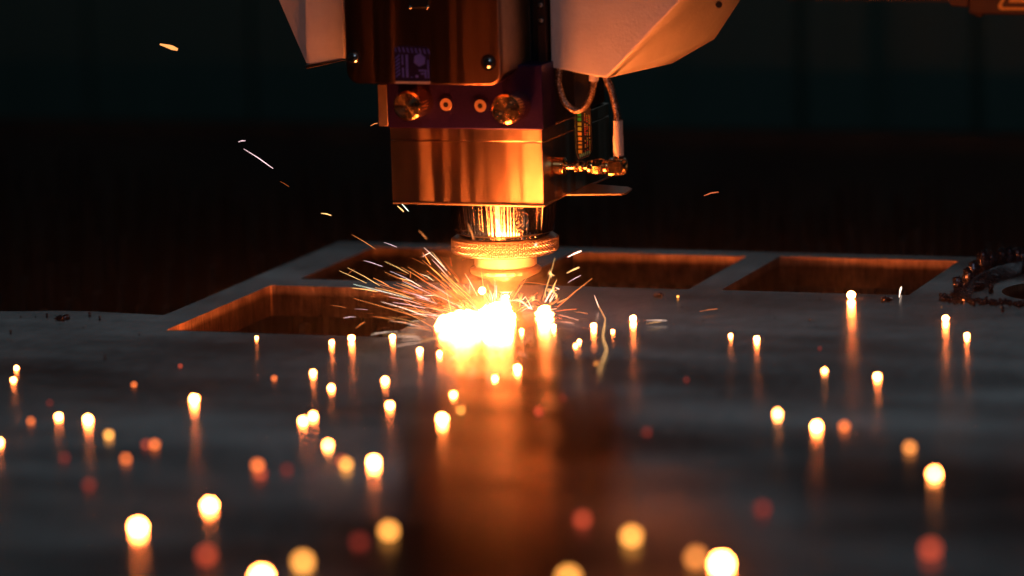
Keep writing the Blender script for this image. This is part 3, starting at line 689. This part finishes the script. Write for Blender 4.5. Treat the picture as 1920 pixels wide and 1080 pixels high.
L1 = [
 (A(215,0,460,150),3,OO,'long thin orange streak highest on the left of the knurled ring'),
 (A(540,78,673,128),6,HV,'short pinkish white dash high on the left of the nozzle'),
 (A(335,262,415,283,525,322),6,HV,'pinkish dash with a thin tail, below the higher pink dash'),
 (A(85,365,228,428,365,492),4,YY,'thin streak farthest left, under a crossing pair'),
 (A(172,335,498,518),6.5,YY,'thick straight orange streak crossed by a dull one at its upper end'),
 (A(245,345,178,395),9,OD,'dull blurred orange dash crossing the thick straight streak'),
 (A(545,270,790,395),3,YY,'thin yellow streak running down to a dull upright dash'),
 (A(432,438,590,520),12,OO,'blurred thick orange dash over the rear edge of the cut-out'),
 (A(500,515,560,552),9,OD,'dull short dash behind the rear edge of the cut-out'),
 (A(590,520,635,548),8,OD,'dull short dash right of the blurred thick one'),
 (A(230,502,500,568,820,652),4.5,HG,'long greenish white streak slanting over the cut-out edge'),
 (A(212,540,475,577),10,YY,'wide yellow dash lying along the cut-out edge'),
 (A(510,678,975,830),5,HW,'long white streak above two parallel ones into the left splash'),
 (A(0,715,158,742),8,OO,'orange dash in front of the inner wall of the cut-out'),
 (A(238,752,378,761),6,HV,'flat lilac white dash over the cut-out'),
 (A(253,832,190,833,130,845),4,HV,'small curved pinkish dash low over the cut-out'),
 (A(430,828,530,842,648,860),13,OO,'broad bright orange dash left of the left splash'),
 (A(350,795,440,800),4,OD,'dull thin dash above the broad orange one'),
 (A(255,950,345,885),18,OO,'stubby blurred orange dash above the bead by the cut-out'),
 (A(705,760,900,860,1085,965),9,YY,'thick orange-white streak plunging into the left splash'),
 (A(230,645,600,750,960,862),3.5,OO,'very long thin orange streak above the broad orange dash'),
 (A(650,880,785,893),8,OO,'orange dash right of the broad bright one'),
 (A(785,910,832,917),5,HG,'tiny pale dash beside the left splash'),
 (A(800,885,895,870),4,HW,'tiny white dash above the pale one'),
 (A(405,1020,440,1000,565,985),4,HW,'bent white streak low at the corner of the cut-out'),
 (A(430,1008,680,980),5,HW,'flat white streak touching the bead at the cut-out corner'),
 (A(465,965,560,936),3,OD,'thin dull streak over the cut-out corner'),
 (A(930,180,1012,305),13,OO,'blurred orange dash crossed by a small white one'),
 (A(945,130,1178,365),6,HW,'brightest straight white streak upper left of the nozzle'),
 (A(925,225,1012,180),6,HW,'small white dash crossing the blurred orange one'),
 (A(1190,372,1215,408),11,OO,'short orange dash at the end of the brightest white streak'),
 (A(808,370,808,440),19,OD,'upright dull orange capsule left of the nozzle'),
 (A(820,235,957,303),4,OD,'dull orange streak right of the thin yellow one'),
 (A(650,372,770,408),6,OD,'dull orange dash above the bright bent one'),
 (A(700,440,745,452,820,470,905,527),11,YY,'bright bent yellow-white streak in the middle of the spray'),
 (A(570,405,700,450),4,OD,'dull streak leading into the bright bent one'),
 (A(910,397,980,422,1040,467),5,HG,'curved pale green-white dash'),
 (A(905,527,1110,628),3.5,OO,'thin orange streak trailing from the bright bent one'),
 (A(1120,387,1404,620),6,YY,'yellow streak aimed straight at the right splash'),
 (A(970,527,1180,645,1400,780),3.5,OO,'thin orange streak in the middle of the fan'),
 (A(1110,505,1404,750),3.5,OO,'thin orange streak steeper in the fan'),
 (A(680,625,830,720,975,830),8,OO,'amber streak crossing the long pale ones'),
 (A(945,618,1048,616),5,HW,'short flat white dash, upper of two in the fan'),
 (A(900,633,1010,652),6,HV,'short pinkish dash, lower of two in the fan'),
 (A(1020,635,1065,700),10,OO,'blurred orange dash under the short white dashes'),
 (A(820,652,900,685,1110,742),5.5,OO,'orange streak continuing the long greenish one'),
 (A(910,730,1020,745,1143,780),5,HW,'curved white streak left of the right splash'),
 (A(920,758,1050,808,1200,850),7.5,HW,'thick white streak under the curved white one'),
 (A(1035,832,1180,840),6,HW,'flat white dash on top of the left splash'),
 (A(1172,572,1205,720,1235,850),8,YY,'steep yellow-white streak rising from the left splash'),
 (A(1205,210,1225,320),9,OD,'dull upright smear left of the ceramic collar'),
 (A(1328,260,1375,237),4,OD,'tiny reddish dash left of the ceramic collar'),
 (A(1020,830,1075,870),5,HW,'short white hook beside the left splash'),
]
for p, w, s_, l in L1: streak(p, w/S, s_, l, G1)
L2 = [
 (B(40,172,250,375,470,600),6,YY,'long yellow streak ending in the right splash, left side'),
 (B(30,285,210,440,400,600),4,OO,'thin orange streak left of the long yellow one'),
 (B(280,178,330,260,405,402),5,HW,'white streak with a kink left of the nozzle tip'),
 (B(265,290,325,382,332,260),4,HV,'small lilac zigzag left of the nozzle tip'),
 (B(200,270,262,335,262,290,320,355),4,OO,'orange zigzag left of the lilac one'),
 (B(440,115,460,260,480,465),7,YY,'steep streak passing the airborne bead'),
 (B(505,285,545,400,580,520),9,YY,'yellow streak with a thick upper end, left below nozzle'),
 (B(583,235,583,540),6,HW,'upright white streak beside the nozzle tip'),
 (B(600,295,597,430),11,HW,'thick upright white dash beside the nozzle tip'),
 (B(570,380,555,460),10,HW,'short thick white dash just above the right splash'),
 (B(500,470,518,560),9,HW,'short white dash rising from the splash'),
 (B(685,440,595,540),10,YY,'yellow dash leaning right under the nozzle'),
 (B(910,215,800,380,690,545),5,YY,'long yellow streak leaning right past the nozzle'),
 (B(750,380,715,550),6,YY,'yellow streak dropping below the nozzle tip'),
 (B(725,540,728,450,835,450,880,480,930,525,965,540),8,HW,'bent white streak like a hook right of the nozzle'),
 (B(890,408,960,540),4,HW,'thin white streak meeting the hooked one'),
 (B(785,575,860,520,935,490),5,YY,'thin yellow streak rising under the hooked one'),
 (B(840,262,1010,275,1185,305),6,OO,'flat orange streak right of the nozzle cone'),
 (B(1195,318,1235,338),9,HW,'tiny white dash at the end of the flat orange streak'),
 (B(1190,20,1130,240,1070,440),8,YY,'tall yellow streak through the star-shaped spark'),
 (B(1210,240,1160,340),9,YY,'yellow dash above the largest bead'),
 (B(1165,340,1090,470),15,HW,'thick white dash rising from the largest bead'),
 (B(1320,270,1455,195),5,HV,'thin pinkish streak right of the star-shaped spark'),
 (B(1312,172,1438,114),20,YY,'blunt orange capsule right of the nozzle, lower one'),
 (B(1320,10,1460,-52),20,HW,'blunt bright capsule right of the nozzle, upper one'),
 (B(1570,225,1215,520),10,OO,'long straight orange streak at the right of the largest bead'),
 (B(1225,595,1320,618,1430,650),6,HW,'white streak fanning right from the largest bead, upper one'),
 (B(1250,665,1380,682),6,HW,'white streak fanning right from the largest bead, lower one'),
 (B(1390,565,1525,585),4,YY,'thin yellow dash right of the largest bead'),
 (B(1200,560,1410,538),4,OO,'thin orange dash running right from the largest bead'),
 (B(1270,450,1140,490),5,OO,'thin orange dash rising right of the largest bead'),
 (B(1260,855,1380,805),6,OD,'dull orange dash low between beads right of the splash'),
 (B(1210,1005,1290,950,1370,910),6,OD,'dull orange streak lower right of the splash'),
 (B(1225,1060,1250,1015),6,OO,'short orange dash low at the right of the splash'),
 (B(1590,400,1635,520),7,HW,'upper white part of the zigzag spark'),
]
for p, w, s_, l in L2: streak(p, w/S, s_, l, G2, dd=rs.uniform(-4, .5))
streak([(1121,571),(1135,598),(1130,632),(1138,655),(1130,678),(1122,700)], 1.8, YY, 'long zigzag spark standing over the sheet right of the nozzle', G2, dd=-4)
L3 = [
 ([(300,83),(333,93)],12,((1,.36,.10),1.6),'thick orange dash alone in the upper left'),
 ([(447,266),(453,264),(460,264)],2,HV,'tiny curved pink dash above a long thin streak at left'),
 ([(457,279),(512,316)],2,HV,'long thin pink streak in the dark at the left'),
 ([(602,400),(612,401),(621,404)],3,YY,'tiny yellow dash in the dark left of the nozzle'),
 ([(525,340),(542,350)],1.2,OD,'very faint thin streak below the long pink one'),
 ([(745,386),(757,397)],3,YY,'short yellow dash under the left corner of the block'),
 ([(749,378),(766,396)],2,HG,'thin pale streak under the left corner of the block'),
 ([(785,432),(800,448)],1.6,OO,'thin faint streak left of the knurled ring'),
 ([(878,420),(889,450)],2.6,OO,'thin streak in front of the knurled ring and body'),
 ([(1320,367),(1333,362),(1347,360)],2.6,((1,.2,.07),1.2),'short red dash in the dark on the right'),
 ([(1312,584),(1345,579)],2,OO,'thin flat dash over the sheet on the right'),
 ([(1212,601),(1250,601)],2,HW,'flat white dash, upper of two right of a bead'),
 ([(1212,607),(1240,603)],2,YY,'flat yellow dash, lower of two right of a bead'),
 ([(695,236),(702,232),(708,231)],1.8,OO,'tiny curved dash beside the side bracket'),
 ([(1003,462),(1006,457)],4,HW,'tiny bright fleck in front of the knurled ring'),
 ([(930,410),(933,420)],3,HW,'short white fleck in front of the nozzle body'),
]
for p, w, s_, l in L3: streak(p, w, s_, l, G3, dd=-6 if 'ring' in l or 'body' in l else rs.uniform(-2, 2))
streak([(1686,557),(1690,538)], 9, HW, 'upright white-hot capsule over the right-hand cut-out', G3, dd=2)
# thin unnamed members of the fan
WORD = {id(YY): 'yellow', id(OO): 'orange', id(HV): 'pinkish white', id(OD): 'dull red', id(HW): 'white'}
def fan(n, cx, cy, a0, a1, r0, r1, l0, l1, label, group, styles):
    for _ in range(n):
        ad = rs.uniform(a0, a1); a = R(ad); r_ = rs.uniform(r0, r1); l = rs.uniform(l0, l1)*(.4+r_/r1)
        x0, y0 = cx + math.cos(a)*(r_+l), cy - math.sin(a)*(r_+l)*.75; x1, y1 = cx + math.cos(a)*r_, cy - math.sin(a)*r_*.75
        st_ = rs.choice(styles); far = 'outer' if r_ > (r0+r1)/2 else 'inner'; steep = 'steep' if abs(ad-90) < 45 else 'shallow'
        lab = 'fine %s spark thread, %s and %s, %s' % (WORD[id(st_)], steep, far, label)
        streak([(x0, y0), (x1, y1)], rs.choice((.7, .9, 1.2)), st_, lab, group, dd=rs.uniform(-4, .5))
fan(80, 915, 600, 118, 178, 30, 160, 14, 60, 'in the fan left of the nozzle', 'fine threads of the left fan', (YY, OO, OO, HV, OD))
fan(30, 930, 592, 60, 118, 14, 45, 10, 34, 'rising under the nozzle', 'fine threads under the nozzle', (YY, YY, HW))
fan(16, 1022, 580, -10, 175, 12, 34, 8, 26, 'around the small splash', 'fine threads round the largest bead', (YY, OO, HW))
fan(14, 870, 628, 160, 200, 40, 90, 16, 50, 'skimming the sheet beside the splash', 'fine threads skimming the sheet', (HW, YY, OO))
fan(16, 950, 596, 5, 60, 30, 70, 10, 30, 'thrown to the right of the right splash', 'fine threads thrown right', (YY, OO, HW))
fan(18, 920, 640, 195, 345, 35, 75, 8, 26, 'thrown forward over the sheet', 'fine threads thrown forward', (YY, OO, HW))
# star-shaped bursts
def star(px, py, r_, n, label):
    p = air(px, py, -3); b = MB(); k = depth(p)/FPX; rr_ = random.Random(int(px))
    b.lathe([(.2*r_*k*.3,-r_*k*.12),(r_*k*.13,0),(.2*r_*k*.3,r_*k*.12)], 8, org=(0,0,0))
    for i in range(n):
        d = Vector((rr_.gauss(0,1), rr_.gauss(0,1), rr_.gauss(0,1))).normalized(); l = r_*k*rr_.uniform(.45, 1)
        d2 = (d + Vector((0,0,rr_.uniform(-.5,.3)))).normalized()
        b.tube([d*.02, d*l*.5, d*l*.5 + d2*l*.5], [.45*k, .4*k, .2*k], 5)
    o = b.build('spark_star', emit(*YY)); o.location = p; tag(o, label, 'spark', 'branching sparks right of the nozzle')
star(1033, 514, 13, 14, 'star-shaped spark on the tall yellow streak right of the nozzle')
star(976, 564, 15, 18, 'branching spark on the hooked streak, left of the others')
star(1000, 562, 13, 14, 'branching spark between the hooked streak and the largest bead')
star(1036, 546, 16, 18, 'branching spark just above the largest bead')
star(1044, 556, 9, 10, 'small branching spark upper right of the largest bead')

# ------------------------------------------------------------------ smoke and an added haze, for bloom round the glare
def fumes(name, c, rad, dens, label):
    bm = bmesh.new(); bmesh.ops.create_icosphere(bm, subdivisions=3, radius=1); me = bpy.data.meshes.new(name); bm.to_mesh(me); bm.free()
    m = bpy.data.materials.new(name); m.use_nodes = True; nt = m.node_tree; nt.nodes.clear()
    v = nt.nodes.new('ShaderNodeVolumePrincipled'); o = nt.nodes.new('ShaderNodeOutputMaterial'); nt.links.new(v.outputs[0], o.inputs['Volume'])
    v.inputs['Color'].default_value = (.9, .85, .8, 1)
    tc = nt.nodes.new('ShaderNodeTexCoord'); ln = nt.nodes.new('ShaderNodeVectorMath'); ln.operation = 'LENGTH'
    nt.links.new(tc.outputs['Object'], ln.inputs[0]); mr = mrange(nt, ln.outputs['Value'], 0, 1, 1, 0)
    p = nt.nodes.new('ShaderNodeMath'); p.operation = 'POWER'; p.inputs[1].default_value = 1.6; nt.links.new(mr.outputs[0], p.inputs[0])
    q = nt.nodes.new('ShaderNodeMath'); q.operation = 'MULTIPLY'; q.inputs[1].default_value = dens; nt.links.new(p.outputs[0], q.inputs[0])
    nt.links.new(q.outputs[0], v.inputs['Density'])
    me.materials.append(m); ob = bpy.data.objects.new(name, me); COL.objects.link(ob); ob.location = c; ob.scale = rad
    tag(ob, label, 'smoke', kind='stuff'); return ob
fumes('cutting_smoke', (1.2, -6, 0.9), (4.0, 4.0, 3.0), 0.032, 'thin smoke around the nozzle and the splashes, thickened to give the glare its bloom')  # smoke at the cut, also shaped to imitate bloom round the splashes
fl = MB().box(-48, 48, -78, 40, 0.03, 1.3).build('halo_haze', None)  # haze layer added so the beads get bloom-like halos
m = bpy.data.materials.new('thin_halo_haze'); m.use_nodes = True; nt = m.node_tree; nt.nodes.clear()
v = nt.nodes.new('ShaderNodeVolumePrincipled'); o = nt.nodes.new('ShaderNodeOutputMaterial'); nt.links.new(v.outputs[0], o.inputs['Volume'])
v.inputs['Color'].default_value = (.9, .86, .82, 1); v.inputs['Density'].default_value = 0.003
fl.data.materials.append(m); tag(fl, 'very thin haze added over the steel sheet for halos round the beads', 'added haze', kind='stuff')
print('streaks', nst)
